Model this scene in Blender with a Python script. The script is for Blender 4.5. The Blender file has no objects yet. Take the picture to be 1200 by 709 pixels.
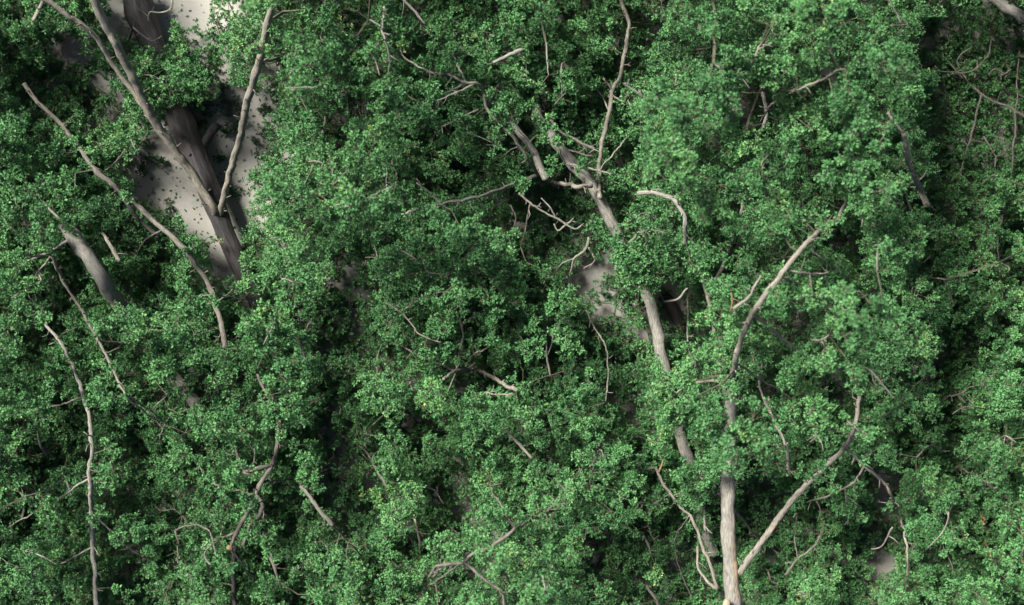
import bpy, math, random
import numpy as np

rng = np.random.default_rng(7)
random.seed(7)
C = bpy.context.scene.collection
sc = bpy.context.scene

# ------------------------------------------------------------------ layout
CAM_H = 1.60            # camera height above the board (m)
REF = 0.10              # height at which one photo pixel is one millimetre

def at(px, py, z):
    """photo pixel + height above the board (mm) -> point in metres"""
    z = np.asarray(z, float) * 0.001
    s = (CAM_H - z) / (CAM_H - REF) * 0.001
    return np.stack([(np.asarray(px, float) - 600.0) * s, (354.5 - np.asarray(py, float)) * s, z + 0 * s], -1)

# how high the leaves stand over the board, 25 mm cells ('.' bare, 0 a deep gap ... 4 tallest)
MAP = """
12233.0...44433333222112222111344444344444320002
22132.1.2.44433323322221222110344444234444420000
210.11122.43.34333312222222121034444344444420000
1100.12222.3.34333222222222110244443344444420000
1000011222...24333322221122211344441344444400000
21110.112....23033322212210012444441333444400000
2221122......33033222212110011344442433444400000
211221......233333221112210010344442434444410011
222212......333333221112200111344344344444120111
2222221.....333333322222001012223444444343221111
222221121...333333223332100222223444444124321011
2221121121.1333212223333100022222444444134321011
2221122021.12221.1222222221..2212344444134322110
2221122122112221.2222222222.121.1344444443322111
2221222222122211022222222221.10.0344444443322111
200122222122221001222222222100001334414444421011
201212222222222002222222222210022333134444420011
222122122222222012222101222220333333334444430112
222122220022222012222212222220333332223134410222
221122122222221022101222222210433333223333210122
211122112222211.211001222222211333433333322111222
2201220122222122.2211012222222123333233332111122
22122200222211220222001222222211222022222.121222
222112100122012201220.2333322211110001221.222222
201122110122101201210133332222010100111110222222
22111221222111222210233332222110010111110.222222
22211202222121222221233333221110010111110.211222
22211202221121022222223333222100010112111111222
22211202221121022222223333222100010112111111222
"""
rows = [''.join(l.split()) for l in MAP.strip('\n').split('\n')]
for i, r in enumerate(rows):
    if len(r) != 48:
        print('ROW', i, len(r))
    rows[i] = (r + r[-1] * 48)[:48]
LV = np.array([[-1.0 if c == '.' else float(c) for c in r] for r in rows])
ZT = np.array([12.0, 36.0, 84.0, 165.0, 250.0, 335.0])

def level(px, py):
    gx = np.clip(np.asarray(px, float) / 25.0 - 0.5, 0, 46.999)
    gy = np.clip(np.asarray(py, float) / 25.0 - 0.5, 0, 27.999)
    ix = gx.astype(int); iy = gy.astype(int)
    fx = gx - ix; fy = gy - iy
    return (LV[iy, ix] * (1 - fx) * (1 - fy) + LV[iy, ix + 1] * fx * (1 - fy)
            + LV[iy + 1, ix] * (1 - fx) * fy + LV[iy + 1, ix + 1] * fx * fy)

_lv = level
def level(px, py):
    px = np.asarray(px, float); py = np.asarray(py, float)
    return np.where(((px > 1214) & (py < 290)) | ((py < -14) & (px > 1035)), 4.2, np.where((px < -30) | ((py < -38) & (px < 20)), 1.8, _lv(px, py)))  # unseen leaves past the frame edges, added to shade the right corner and left side

def ztop(px, py):
    return np.interp(level(px, py), [-1, 0, 1, 2, 3, 4], ZT)

# ------------------------------------------------------------------ materials
def new_mat(name):
    m = bpy.data.materials.new(name); m.use_nodes = True
    nt = m.node_tree
    return m, nt, nt.nodes, nt.links, nt.nodes['Principled BSDF']

def ramp(N, pts):
    r = N.new('ShaderNodeValToRGB')
    e = r.color_ramp.elements
    e[0].position, e[0].color = pts[0][0], (*pts[0][1], 1)
    e[1].position, e[1].color = pts[-1][0], (*pts[-1][1], 1)
    for p, c in pts[1:-1]:
        x = e.new(p); x.color = (*c, 1)
    return r

def leaf_material(name, pts, trans):
    m, nt, N, L, b = new_mat(name)
    a = N.new('ShaderNodeAttribute'); a.attribute_name = 'tint'
    r = ramp(N, pts); L.new(a.outputs['Fac'], r.inputs['Fac'])
    L.new(r.outputs['Color'], b.inputs['Base Color'])
    b.inputs['Roughness'].default_value = 0.58
    b.inputs['Specular IOR Level'].default_value = 0.2
    t = N.new('ShaderNodeBsdfTranslucent')
    hs = N.new('ShaderNodeHueSaturation'); hs.inputs['Value'].default_value = 1.35
    hs.inputs['Hue'].default_value = 0.485
    L.new(r.outputs['Color'], hs.inputs['Color']); L.new(hs.outputs['Color'], t.inputs['Color'])
    mx = N.new('ShaderNodeMixShader'); mx.inputs[0].default_value = trans
    L.new(b.outputs[0], mx.inputs[1]); L.new(t.outputs[0], mx.inputs[2])
    L.new(mx.outputs[0], N['Material Output'].inputs['Surface'])
    return m

LEAF = leaf_material('leaf_green', [(0.0, (0.031, 0.090, 0.031)), (0.35, (0.055, 0.150, 0.051)),
                                    (0.7, (0.084, 0.205, 0.070)), (0.93, (0.130, 0.262, 0.082)), (1.0, (0.24, 0.29, 0.09))], 0.11)
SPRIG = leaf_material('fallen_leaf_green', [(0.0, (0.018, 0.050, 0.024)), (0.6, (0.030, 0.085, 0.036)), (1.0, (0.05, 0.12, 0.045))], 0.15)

def bark_material(name, dark, mid, light, tan, streak=1.0, spec=0.25):
    m, nt, N, L, b = new_mat(name)
    a = N.new('ShaderNodeAttribute'); a.attribute_name = 'bk'
    n1 = N.new('ShaderNodeTexNoise'); n1.inputs['Scale'].default_value = 1.0; n1.inputs['Detail'].default_value = 10
    n1.inputs['Roughness'].default_value = 0.76
    L.new(a.outputs['Vector'], n1.inputs['Vector'])
    r = ramp(N, [(0.34, dark), (0.5, mid), (0.66, light)])
    L.new(n1.outputs['Fac'], r.inputs['Fac'])
    # peeled patches of bare tan wood
    s = N.new('ShaderNodeAttribute'); s.attribute_name = 'scar'
    n2 = N.new('ShaderNodeTexNoise'); n2.inputs['Scale'].default_value = 0.9; n2.inputs['Detail'].default_value = 4
    L.new(a.outputs['Vector'], n2.inputs['Vector'])
    ad = N.new('ShaderNodeMath'); ad.operation = 'ADD'
    L.new(s.outputs['Fac'], ad.inputs[0]); L.new(n2.outputs['Fac'], ad.inputs[1])
    mr = N.new('ShaderNodeMapRange'); mr.inputs['From Min'].default_value = 0.98; mr.inputs['From Max'].default_value = 1.08
    L.new(ad.outputs[0], mr.inputs['Value'])
    mx = N.new('ShaderNodeMix'); mx.data_type = 'RGBA'
    L.new(mr.outputs[0], mx.inputs['Factor']); L.new(r.outputs['Color'], mx.inputs[6]); mx.inputs[7].default_value = (*tan, 1)
    L.new(mx.outputs[2], b.inputs['Base Color'])
    b.inputs['Roughness'].default_value = 0.75
    b.inputs['Specular IOR Level'].default_value = spec
    bp = N.new('ShaderNodeBump'); bp.inputs['Strength'].default_value = 0.7 * streak; bp.inputs['Distance'].default_value = 0.0025
    L.new(n1.outputs['Fac'], bp.inputs['Height']); L.new(bp.outputs[0], b.inputs['Normal'])
    return m

TAN = (0.28, 0.195, 0.115)
BARK = bark_material('bark_grey_brown', (0.060, 0.053, 0.041), (0.142, 0.128, 0.102), (0.245, 0.225, 0.185), TAN)
PALE = bark_material('bark_pale_grey', (0.060, 0.056, 0.048), (0.152, 0.142, 0.120), (0.265, 0.25, 0.215), (0.29, 0.20, 0.12))
BROWN = bark_material('bark_brown', (0.042, 0.037, 0.030), (0.090, 0.080, 0.065), (0.16, 0.145, 0.12), TAN)
DARK = bark_material('bark_dark_brown', (0.008, 0.007, 0.0066), (0.020, 0.0175, 0.0165), (0.050, 0.044, 0.042), (0.30, 0.15, 0.05), 0.6, 0.4)
TWIG = bark_material('twig_brown', (0.030, 0.032, 0.018), (0.055, 0.055, 0.033), (0.10, 0.095, 0.065), TAN)
ORANGE = bark_material('bark_orange', (0.10, 0.065, 0.03), (0.16, 0.105, 0.05), (0.22, 0.15, 0.075), TAN)
CUT = bark_material('cut_wood', (0.18, 0.135, 0.085), (0.26, 0.20, 0.13), (0.34, 0.27, 0.19), TAN)

def board_material():
    m, nt, N, L, b = new_mat('beige_board')
    tc = N.new('ShaderNodeTexCoord')
    n = N.new('ShaderNodeTexNoise'); n.inputs['Scale'].default_value = 11; n.inputs['Detail'].default_value = 8
    L.new(tc.outputs['Object'], n.inputs['Vector'])
    r = ramp(N, [(0.3, (0.172, 0.162, 0.137)), (0.7, (0.222, 0.210, 0.180))])
    L.new(n.outputs['Fac'], r.inputs['Fac'])
    n3 = N.new('ShaderNodeTexNoise'); n3.inputs['Scale'].default_value = 330; n3.inputs['Detail'].default_value = 3
    L.new(tc.outputs['Object'], n3.inputs['Vector'])
    mr = N.new('ShaderNodeMapRange'); mr.inputs['From Min'].default_value = 0.68; mr.inputs['From Max'].default_value = 0.76
    L.new(n3.outputs['Fac'], mr.inputs['Value'])
    mx = N.new('ShaderNodeMix'); mx.data_type = 'RGBA'
    ml = N.new('ShaderNodeMath'); ml.operation = 'MULTIPLY'; ml.inputs[1].default_value = 0.7
    L.new(mr.outputs[0], ml.inputs[0]); L.new(ml.outputs[0], mx.inputs['Factor'])
    L.new(r.outputs['Color'], mx.inputs[6]); mx.inputs[7].default_value = (0.12, 0.11, 0.08, 1)
    L.new(mx.outputs[2], b.inputs['Base Color'])
    b.inputs['Roughness'].default_value = 0.7
    bp = N.new('ShaderNodeBump'); bp.inputs['Strength'].default_value = 0.15; bp.inputs['Distance'].default_value = 0.001
    L.new(n3.outputs['Fac'], bp.inputs['Height']); L.new(bp.outputs[0], b.inputs['Normal'])
    return m

# ------------------------------------------------------------------ mesh building
def link_mesh(name, V, F, mat, parent=None, attrs=(), smooth=False):
    """V (n,3); F list of (m,k) index arrays"""
    me = bpy.data.meshes.new(name)
    V = np.ascontiguousarray(V, np.float32)
    me.vertices.add(len(V)); me.vertices.foreach_set('co', V.ravel())
    idx = np.concatenate([f.ravel() for f in F]).astype(np.int32)
    tot = np.concatenate([np.full(len(f), f.shape[1]) for f in F]).astype(np.int32)
    st = np.concatenate([[0], np.cumsum(tot)[:-1]]).astype(np.int32)
    me.loops.add(len(idx)); me.loops.foreach_set('vertex_index', idx)
    me.polygons.add(len(tot)); me.polygons.foreach_set('loop_start', st)
    me.polygons.foreach_set('loop_total', tot)
    me.update(calc_edges=True)
    for an, ty, arr in attrs:
        a = me.attributes.new(an, ty, 'POINT')
        a.data.foreach_set('value' if ty == 'FLOAT' else 'vector', np.ascontiguousarray(arr, np.float32).ravel())
    me.polygons.foreach_set('use_smooth', np.full(len(tot), smooth))
    me.materials.append(mat)
    o = bpy.data.objects.new(name, me); C.objects.link(o)
    if parent is not None:
        o.parent = parent
        o.matrix_parent_inverse = parent.matrix_world.inverted() if parent.type != 'EMPTY' else WORLD_INV[parent.name]
    return o

WORLD_INV = {}
import mathutils
def thing(name, label, cat, loc, group=None):
    o = bpy.data.objects.new(name, None); C.objects.link(o)
    o.location = loc; o.empty_display_size = 0.03
    o['label'] = label; o['category'] = cat
    if group: o['group'] = group
    WORLD_INV[o.name] = mathutils.Matrix.Translation(mathutils.Vector(loc)).inverted()
    return o

def norm(v):
    return v / np.maximum(np.linalg.norm(v, axis=-1, keepdims=True), 1e-9)

def smooth_line(P, step):
    """Catmull-Rom through the points P (n,k), resampled about every `step`"""
    P = np.asarray(P, float)
    if len(P) < 3:
        n = max(2, int(np.linalg.norm((P[-1] - P[0])[:3]) / step))
        t = np.linspace(0, 1, n + 1)[:, None]
        return P[0] * (1 - t) + P[-1] * t
    Q = np.vstack([2 * P[0] - P[1], P, 2 * P[-1] - P[-2]])
    out = []
    for i in range(1, len(Q) - 2):
        n = max(1, int(np.linalg.norm((Q[i + 1] - Q[i])[:3]) / step))
        for k in range(n):
            t = k / n
            out.append(0.5 * (2 * Q[i] + (Q[i + 1] - Q[i - 1]) * t + (2 * Q[i - 1] - 5 * Q[i] + 4 * Q[i + 1] - Q[i + 2]) * t * t
                              + (3 * Q[i] - Q[i - 1] - 3 * Q[i + 1] + Q[i + 2]) * t ** 3))
    out.append(P[-1])
    return np.array(out)

def tube(P, R, sides=10, rough=0.12, profile=None, scars=(), knots=0, cap=True, streak=900.0):
    """P (n,3) metres, R (n,) metres -> V, F, bark coordinate, scar"""
    n = len(P)
    T = norm(np.gradient(P, axis=0))
    up = np.array([0.0, 0, 1.0])
    S = norm(np.cross(T, up) + 1e-6)
    U = norm(np.cross(S, T))
    th = np.linspace(0, 2 * np.pi, sides, endpoint=False)
    prof = np.ones(sides) if profile is None else np.asarray(profile)
    along = np.concatenate([[0], np.cumsum(np.linalg.norm(np.diff(P, axis=0), axis=1))])
    lump = np.ones((n, sides))
    ph = rng.uniform(0, 6.28, 4)
    for k, (f1, f2) in enumerate(((55, 1), (110, 2), (190, 3), (23, 1))):
        lump += rough * 0.5 * np.sin(along[:, None] * f1 * rng.uniform(.7, 1.3) + th[None] * f2 + ph[k])
    g = rng.normal(0, rough * 0.75, (n + 8, sides))
    lump += np.apply_along_axis(lambda q: np.convolve(q, np.ones(9) / 9, 'valid'), 0, g)
    for _ in range(knots):
        c = rng.uniform(0.05, 0.95) * along[-1]; a = rng.uniform(0, 6.28)
        w = R.mean() * rng.uniform(1.0, 1.8)
        lump += rng.uniform(0.25, 0.6) * np.exp(-((along[:, None] - c) / w) ** 2) * np.maximum(0, np.cos(th[None] - a)) ** 2
    RR = R[:, None] * lump * prof[None]
    V = P[:, None] + RR[..., None] * (np.cos(th)[None, :, None] * S[:, None] + np.sin(th)[None, :, None] * U[:, None])
    i = np.arange(n - 1)[:, None]; j = np.arange(sides)[None]
    a = i * sides + j; b = i * sides + (j + 1) % sides
    F = [np.stack([a, b, b + sides, a + sides], -1).reshape(-1, 4)]
    V = V.reshape(-1, 3)
    off = rng.uniform(0, 50)
    bk = np.stack([np.cos(th)[None] * R[:, None] * streak + off, np.sin(th)[None] * R[:, None] * streak + 0 * along[:, None],
                   np.repeat(along[:, None], sides, 1) * streak * 0.15], -1).reshape(-1, 3)
    scv = np.zeros((n, sides))
    tt = along / max(along[-1], 1e-9)
    for (t0, t1) in scars:
        c, w = (t0 + t1) / 2, (t1 - t0) / 2
        scv = np.maximum(scv, np.clip(1 - np.abs(tt - c) / w, 0, 1)[:, None] ** .5 * (0.12 + 0.46 * np.cos(th - 0.8))[None])
    if cap:
        k = len(V)
        V = np.vstack([V, P[0] - T[0] * R[0] * 0.25, P[-1] + T[-1] * R[-1] * 0.25])
        j = np.arange(sides)
        F.append(np.stack([np.full(sides, k), (j + 1) % sides, j], -1))
        e = (n - 1) * sides
        F.append(np.stack([np.full(sides, k + 1), e + j, e + (j + 1) % sides], -1))
        bk = np.vstack([bk, bk[:1], bk[-1:]]); scv = np.concatenate([scv.ravel(), [0, 0]])
    return V, F, bk, scv.ravel()

# ------------------------------------------------------------------ leaves: little tufts of folded leaves
def tuft_proto(n):
    V, F, K = [], [], []
    for i in range(n):
        a = i * 2.39996 + rng.uniform(-.4, .4)
        tilt = math.radians(rng.uniform(12, 95)) if i > 1 else math.radians(rng.uniform(0, 25))
        d = np.array([math.sin(tilt) * math.cos(a), math.sin(tilt) * math.sin(a), math.cos(tilt)])
        s = norm(np.cross(d, [0.1, 0.05, 1.0]))
        u = np.cross(s, d)
        ro = rng.uniform(-.7, .7)
        s, u = s * math.cos(ro) + u * math.sin(ro), u * math.cos(ro) - s * math.sin(ro)
        ln = rng.uniform(0.0023, 0.0041); w = ln * rng.uniform(0.22, 0.31)
        base = d * 0.0007 - np.array([0, 0, 1]) * rng.uniform(0, 0.0030)
        b0 = base
        lf = base + d * ln * .58 + s * w + u * w * .45
        rt = base + d * ln * .58 - s * w + u * w * .45
        tp = base + d * ln - u * ln * rng.uniform(-.02, .16)
        k = len(V)
        V += [b0, lf, tp, rt]; F += [(k, k + 1, k + 2), (k, k + 2, k + 3)]
        K += [rng.uniform(-.13, .13)] * 4
    return np.array(V), np.array(F), np.array(K)

PROTO = [tuft_proto(10) for _ in range(24)]

def place_tufts(pos, axis, scale, tint):
    V, F, K = [], [], []
    which = rng.integers(0, len(PROTO), len(pos))
    base = 0
    for k, (pv, pf, pk) in enumerate(PROTO):
        m = which == k
        c = int(m.sum())
        if not c: continue
        z = norm(axis[m])
        r = norm(rng.normal(size=(c, 3)))
        x = norm(np.cross(z, r)); y = np.cross(z, x)
        M = np.stack([x, y, z], 1)                    # rows are axes
        v = np.einsum('vk,nkd->nvd', pv, M) * scale[m][:, None, None] + pos[m][:, None]
        V.append(v.reshape(-1, 3))
        F.append((pf[None] + (np.arange(c) * len(pv))[:, None, None]).reshape(-1, 3) + base)
        K.append(np.clip(tint[m][:, None] + pk[None], 0, 1).ravel())
        base += c * len(pv)
    return np.vstack(V), np.vstack(F), np.concatenate(K)

def stems(A, B, ra, rb):
    """thin three-sided stems A->B"""
    d = norm(B - A); r = norm(rng.normal(size=A.shape))
    x = norm(np.cross(d, r)); y = np.cross(d, x)
    V = []
    for P, R in ((A, ra), (B, rb)):
        for k in range(3):
            t = 2.0944 * k
            V.append(P + (x * math.cos(t) + y * math.sin(t)) * np.asarray(R)[:, None])
    V = np.stack(V, 1)
    n = len(A); o = (np.arange(n) * 6)[:, None]
    F = np.concatenate([o + np.array([[k, (k + 1) % 3, 3 + (k + 1) % 3, 3 + k]]) for k in range(3)])
    return V.reshape(-1, 3), F

# ------------------------------------------------------------------ the branches, as read off the photograph
# stroke: (part name, points (px, py[, z mm]), r0 mm, r1 mm, visible, options)
# without z the stroke rides a little above the leaves around it (visible) or inside them (hidden)
TREES = []
def tree(name, cat, label, mat, strokes):
    TREES.append(dict(name=name, cat=cat, label=label, mat=mat, strokes=strokes))

def st(part, pts, r0, r1, vis=False, **kw):
    return dict(part=part, pts=pts, r0=r0, r1=r1, vis=vis, **kw)

tree('bushy_tree', 'tree', 'bushy tree with dark brown trunk forking into two long bare pale limbs', BARK, [
    st('trunk', [(158, -14, 30), (180, 55, 30), (212, 140, 34), (236, 200, 38), (254, 246, 40), (270, 288, 36), (292, 335, 30), (318, 388, 26)], 23, 14, [(-20, 48), (128, 345)], mat=DARK, special='ridge', leafless=True),
    st('limb', [(254, 254, 42), (249, 241, 56), (226, 206, 70), (201, 170, 95), (178, 138, 118), (160, 100, 145), (140, 60, 175), (122, 25, 200), (103, -14, 225)], 7.2, 6.4, True, scars=[(.16, .34)], knots=3, leafless=True),
    st('limb', [(178, 138, 118), (160, 113, 128), (140, 86, 140), (110, 42, 170), (80, 18, 190), (40, -8, 210)], 4.6, 3.6, True, scars=[(.1, .2)]),
    st('limb', [(255, 254, 42), (260, 240, 56), (270, 202, 90), (281, 160, 130), (293, 110, 175), (303, 74, 205), (310, 45, 225), (318, 8, 245)], 5.6, 5.6, [(62, 250)], knots=2, leafless=True),
    st('branch', [(304, 72, 205), (340, 70), (380, 110), (372, 180), (350, 250), (385, 300)], 4, 2),
    st('branch', [(314, 26, 235), (345, 12), (420, 15), (450, 60)], 4, 2),
    st('branch', [(314, 26, 235), (285, 35), (262, 60)], 3, 2),
    st('branch', [(350, 250), (320, 215), (312, 180)], 2, 1.5),
    st('branch', [(372, 180), (420, 200), (440, 150)], 2.2, 1.5),
    st('branch', [(178, 138, 118), (196, 95, 95), (215, 60, 80), (206, 22, 70)], 2.2, 1.2),
    st('twig', [(203, -8, 80), (201, 8, 80), (190, 14, 75), (176, 14, 70), (174, 26, 65)], 1.6, 1.0, True),
    st('twig', [(156, 32, 70), (166, 40, 72), (178, 47, 74), (190, 42, 70)], 1.4, .8, True),
    st('twig', [(168, 88, 100), (180, 90, 104), (190, 96, 104), (203, 110, 100)], 1.2, .8, True),
    st('twig', [(302, 230), (325, 232), (345, 228), (358, 236)], 1.4, .8, True),
    st('twig', [(330, 327), (350, 331), (368, 329)], 1.6, 1.0, True),
])
tree('leafy_branch', 'branch', 'leafy branch filling the top left corner, with one short bare stick poking out', BARK, [
    st('stem', [(-40, 90), (0, 62), (30, 40)], 4, 2),
    st('branch', [(0, 62), (10, 110), (30, 150), (45, 190)], 3, 1.5),
    st('twig', [(39, 24), (47, 10), (56, -6)], 3.0, 2.6, True),
    st('branch', [(30, 40), (65, 22), (90, 20)], 2, 1.5),
])
tree('leafy_branch', 'branch', 'leafy branch with a thin double strand bare stem slanting beside the beige opening', BROWN, [
    st('stem', [(28, 98, 95), (50, 125, 95), (75, 150, 95), (98, 180), (118, 205), (140, 225), (165, 245), (190, 268), (215, 290), (235, 318), (250, 345), (257, 375), (263, 408)], 3.6, 4.4, True, knots=4, scars=[(.40, .47)]),
    st('strand', [(131, 212), (150, 240), (168, 262), (186, 278)], 3.4, 3, True, mat=DARK),
    st('branch', [(75, 150, 95), (92, 205), (75, 235)], 2.5, 1.5),
    st('branch', [(190, 268), (165, 290), (155, 320)], 2.5, 1.5),
    st('branch', [(250, 345), (225, 350), (195, 372)], 2.5, 1.5),
    st('branch', [(190, 268), (212, 262)], 2, 1.2),
    st('branch', [(250, 345), (290, 350), (320, 330)], 2, 1.2),
    st('branch', [(118, 205), (145, 180), (165, 150)], 2, 1.2),
])
tree('leafy_branch', 'branch', 'leafy branch with the thickest grey stump of wood showing at the far left', PALE, [
    st('stem', [(78, 262, 140), (86, 278, 150), (97, 292, 150), (110, 312, 148), (122, 330, 142), (135, 350, 116), (170, 395, 66), (205, 442, 50), (232, 476, 44), (262, 530, 36)], 9.6, 9.0, [(272, 352)], knots=2),
    st('twig', [(120, 274), (130, 289), (140, 306)], 2.6, 3.2, True, mat=BARK),
    st('branch', [(86, 278), (55, 240), (22, 205), (-20, 180)], 4, 2),
    st('branch', [(86, 278), (45, 300), (-10, 320)], 4, 2),
    st('branch', [(55, 240), (30, 250), (0, 262)], 2, 1),
])
tree('leafy_branch', 'branch', 'leafy branch with a slim pale stem that bends twice and ends in a small fork', BARK, [
    st('stem', [(60, 300), (72, 325), (90, 355), (108, 385), (118, 398), (130, 425), (140, 448), (147, 462)], 2.6, 2.0, True, knots=4),
    st('twig', [(147, 462), (162, 478), (175, 488), (190, 502)], 1.6, 1.0, True),
    st('twig', [(175, 488), (186, 472), (198, 462)], 1.3, .8, True),
    st('branch', [(118, 398), (160, 402), (210, 400), (245, 435)], 2.5, 1.5),
    st('branch', [(147, 462), (200, 500), (245, 545)], 2.5, 1.5),
    st('branch', [(60, 300), (30, 340), (0, 375)], 2.5, 1.5),
    st('branch', [(210, 400), (260, 420), (290, 450)], 2, 1.2),
])
tree('leafy_branch', 'branch', 'leafy branch with long thin grey stem running straight down to the bottom edge', PALE, [
    st('stem', [(50, 378), (70, 400), (85, 425), (92, 445), (97, 465), (104, 485), (107, 520), (105, 560), (107, 600), (109, 640), (112, 680), (114, 735)], 2.4, 4.2, True, knots=9),
    st('branch', [(97, 465), (50, 480), (5, 500)], 2.5, 1.5),
    st('branch', [(105, 560), (60, 590), (5, 620)], 2.5, 1.5),
    st('branch', [(107, 600), (150, 640), (190, 665)], 2.5, 1.5),
    st('branch', [(109, 640), (50, 670), (-5, 690)], 2.5, 1.5),
    st('branch', [(104, 485), (140, 505)], 2, 1.2),
    st('twig', [(44, 503), (47, 522), (55, 534)], 2.2, 1.6, True),
    st('twig', [(28, 582), (45, 578), (60, 571)], 1.4, 1.0, True),
    st('twig', [(72, 550), (78, 565), (84, 580)], 2, 1.4, True),
])
tree('leafy_branch', 'branch', 'leafy branch with gnarled twisting bare wood and a small orange cut end', BROWN, [
    st('stem', [(328, 492, 120), (326, 518, 130), (319, 545, 140), (306, 566, 148), (299, 580, 150), (291, 600, 146), (279, 622, 138), (270, 642, 120)], 4.0, 3.0, True, knots=6),
    st('limb', [(319, 545, 140), (303, 550, 146), (290, 556, 140), (282, 545, 130), (276, 526, 120)], 3.4, 2.2, True, knots=3),
    st('limb', [(299, 580, 150), (308, 592, 150), (302, 606, 140), (294, 616, 120), (285, 640, 90)], 3.6, 2.6, True, knots=3),
    st('limb', [(276, 640, 100), (274, 680, 90), (276, 730, 80)], 4, 4, True, mat=DARK),
    st('cut_end', [(270, 640, 124), (268, 644, 126)], 4.6, 4.4, True, mat=ORANGE, leafless=True),
    st('twig', [(205, 622), (218, 616), (236, 617), (249, 630), (252, 652)], 1.5, 1.1, True),
    st('twig', [(206, 622), (209, 640), (209, 660)], 1.3, 1.0, True),
    st('twig', [(236, 640), (240, 650), (247, 662)], 1.6, 1.2, True),
    st('twig', [(276, 551), (290, 552), (298, 541), (298, 525)], 1.3, 1.0, True),
    st('twig', [(195, 598), (205, 598), (214, 604)], 1.5, 1.0, True),
    st('twig', [(312, 648), (320, 662), (328, 682)], 2.8, 2.0, True),
    st('limb', [(352, 570), (368, 590), (380, 604), (390, 616)], 2.8, 3.4, True),
    st('twig', [(346, 393), (354, 405), (358, 425)], 2.0, 1.4, True),
    st('twig', [(302, 438), (307, 450), (314, 464)], 2.4, 2.0, True),
    st('branch', [(328, 492), (320, 450), (312, 400), (335, 355)], 3, 1.5),
    st('branch', [(299, 580), (250, 565), (215, 520)], 3, 1.5),
    st('branch', [(279, 622), (230, 645), (200, 685)], 3, 1.5),
    st('branch', [(390, 616), (420, 650), (435, 695)], 3, 1.5),
    st('branch', [(306, 566), (350, 560), (385, 550)], 3, 1.5),
    st('branch', [(312, 400), (370, 430), (360, 480)], 2, 1.2),
    st('branch', [(270, 642), (300, 680), (330, 700)], 2.4, 1.2),
])
tree('leafy_branch', 'branch', 'small low leafy branch standing between two dark gaps in the lower middle', BARK, [
    st('stem', [(490, 645, 30), (470, 610, 80), (452, 570), (436, 540), (425, 526), (410, 516), (392, 505)], 3, 1.4, [(500, 530)]),
    st('twig', [(425, 526), (430, 516), (427, 508)], 1.2, .8, True),
    st('branch', [(470, 610), (450, 650), (465, 695)], 2.5, 1.5),
    st('branch', [(436, 540), (460, 500), (440, 470)], 2, 1.2),
    st('twig', [(486, 608, 60), (490, 625, 60), (493, 644, 55)], 2.2, 2.4, True),
    st('twig', [(520, 590, 60), (510, 575, 62), (500, 570, 62), (488, 556, 70)], .9, .7, True),
])
tree('leafy_branch', 'branch', 'wide leafy branch across the middle with a short curved bare twig at its centre', BARK, [
    st('stem', [(520, 444), (535, 436), (548, 432), (560, 432), (575, 440), (590, 448), (604, 457)], 2.6, 3.4, True, knots=4),
    st('twig', [(566, 460), (585, 464), (601, 461)], 1.6, 1.2, True),
    st('twig', [(556, 434), (552, 420), (560, 412)], 1.6, 1.0, True),
    st('twig', [(452, 355), (468, 365), (480, 380), (490, 392), (502, 398), (517, 401)], 1.3, .9, True),
    st('twig', [(468, 365), (480, 359), (490, 352)], 1.1, .8, True),
    st('twig', [(470, 293), (485, 302), (497, 312), (503, 320), (527, 322)], 1.6, 1.0, True),
    st('twig', [(480, 448), (488, 462), (495, 474)], 1.6, 1.2, True),
    st('twig', [(588, 498), (605, 516), (623, 537)], 2.2, 2.4, True),
    st('twig', [(686, 363), (699, 388), (710, 410), (712, 440), (710, 474)], 1.4, 1.0, True),
    st('branch', [(535, 436), (500, 420), (450, 402), (440, 450)], 3, 1.5),
    st('branch', [(535, 436), (540, 380), (505, 330), (452, 310)], 3, 1.5),
    st('branch', [(604, 457), (645, 440), (692, 430)], 3, 1.5),
    st('branch', [(645, 440), (640, 380), (662, 340)], 2.5, 1.5),
    st('branch', [(604, 457), (612, 500), (600, 540)], 3, 1.5),
    st('branch', [(540, 380), (590, 345), (610, 310)], 2.5, 1.5),
    st('branch', [(612, 500), (660, 500), (700, 490)], 2.5, 1.5),
    st('branch', [(535, 436), (520, 480), (560, 500)], 2.5, 1.5),
    st('branch', [(505, 330), (540, 290), (580, 275)], 2.0, 1.5),
])
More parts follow.
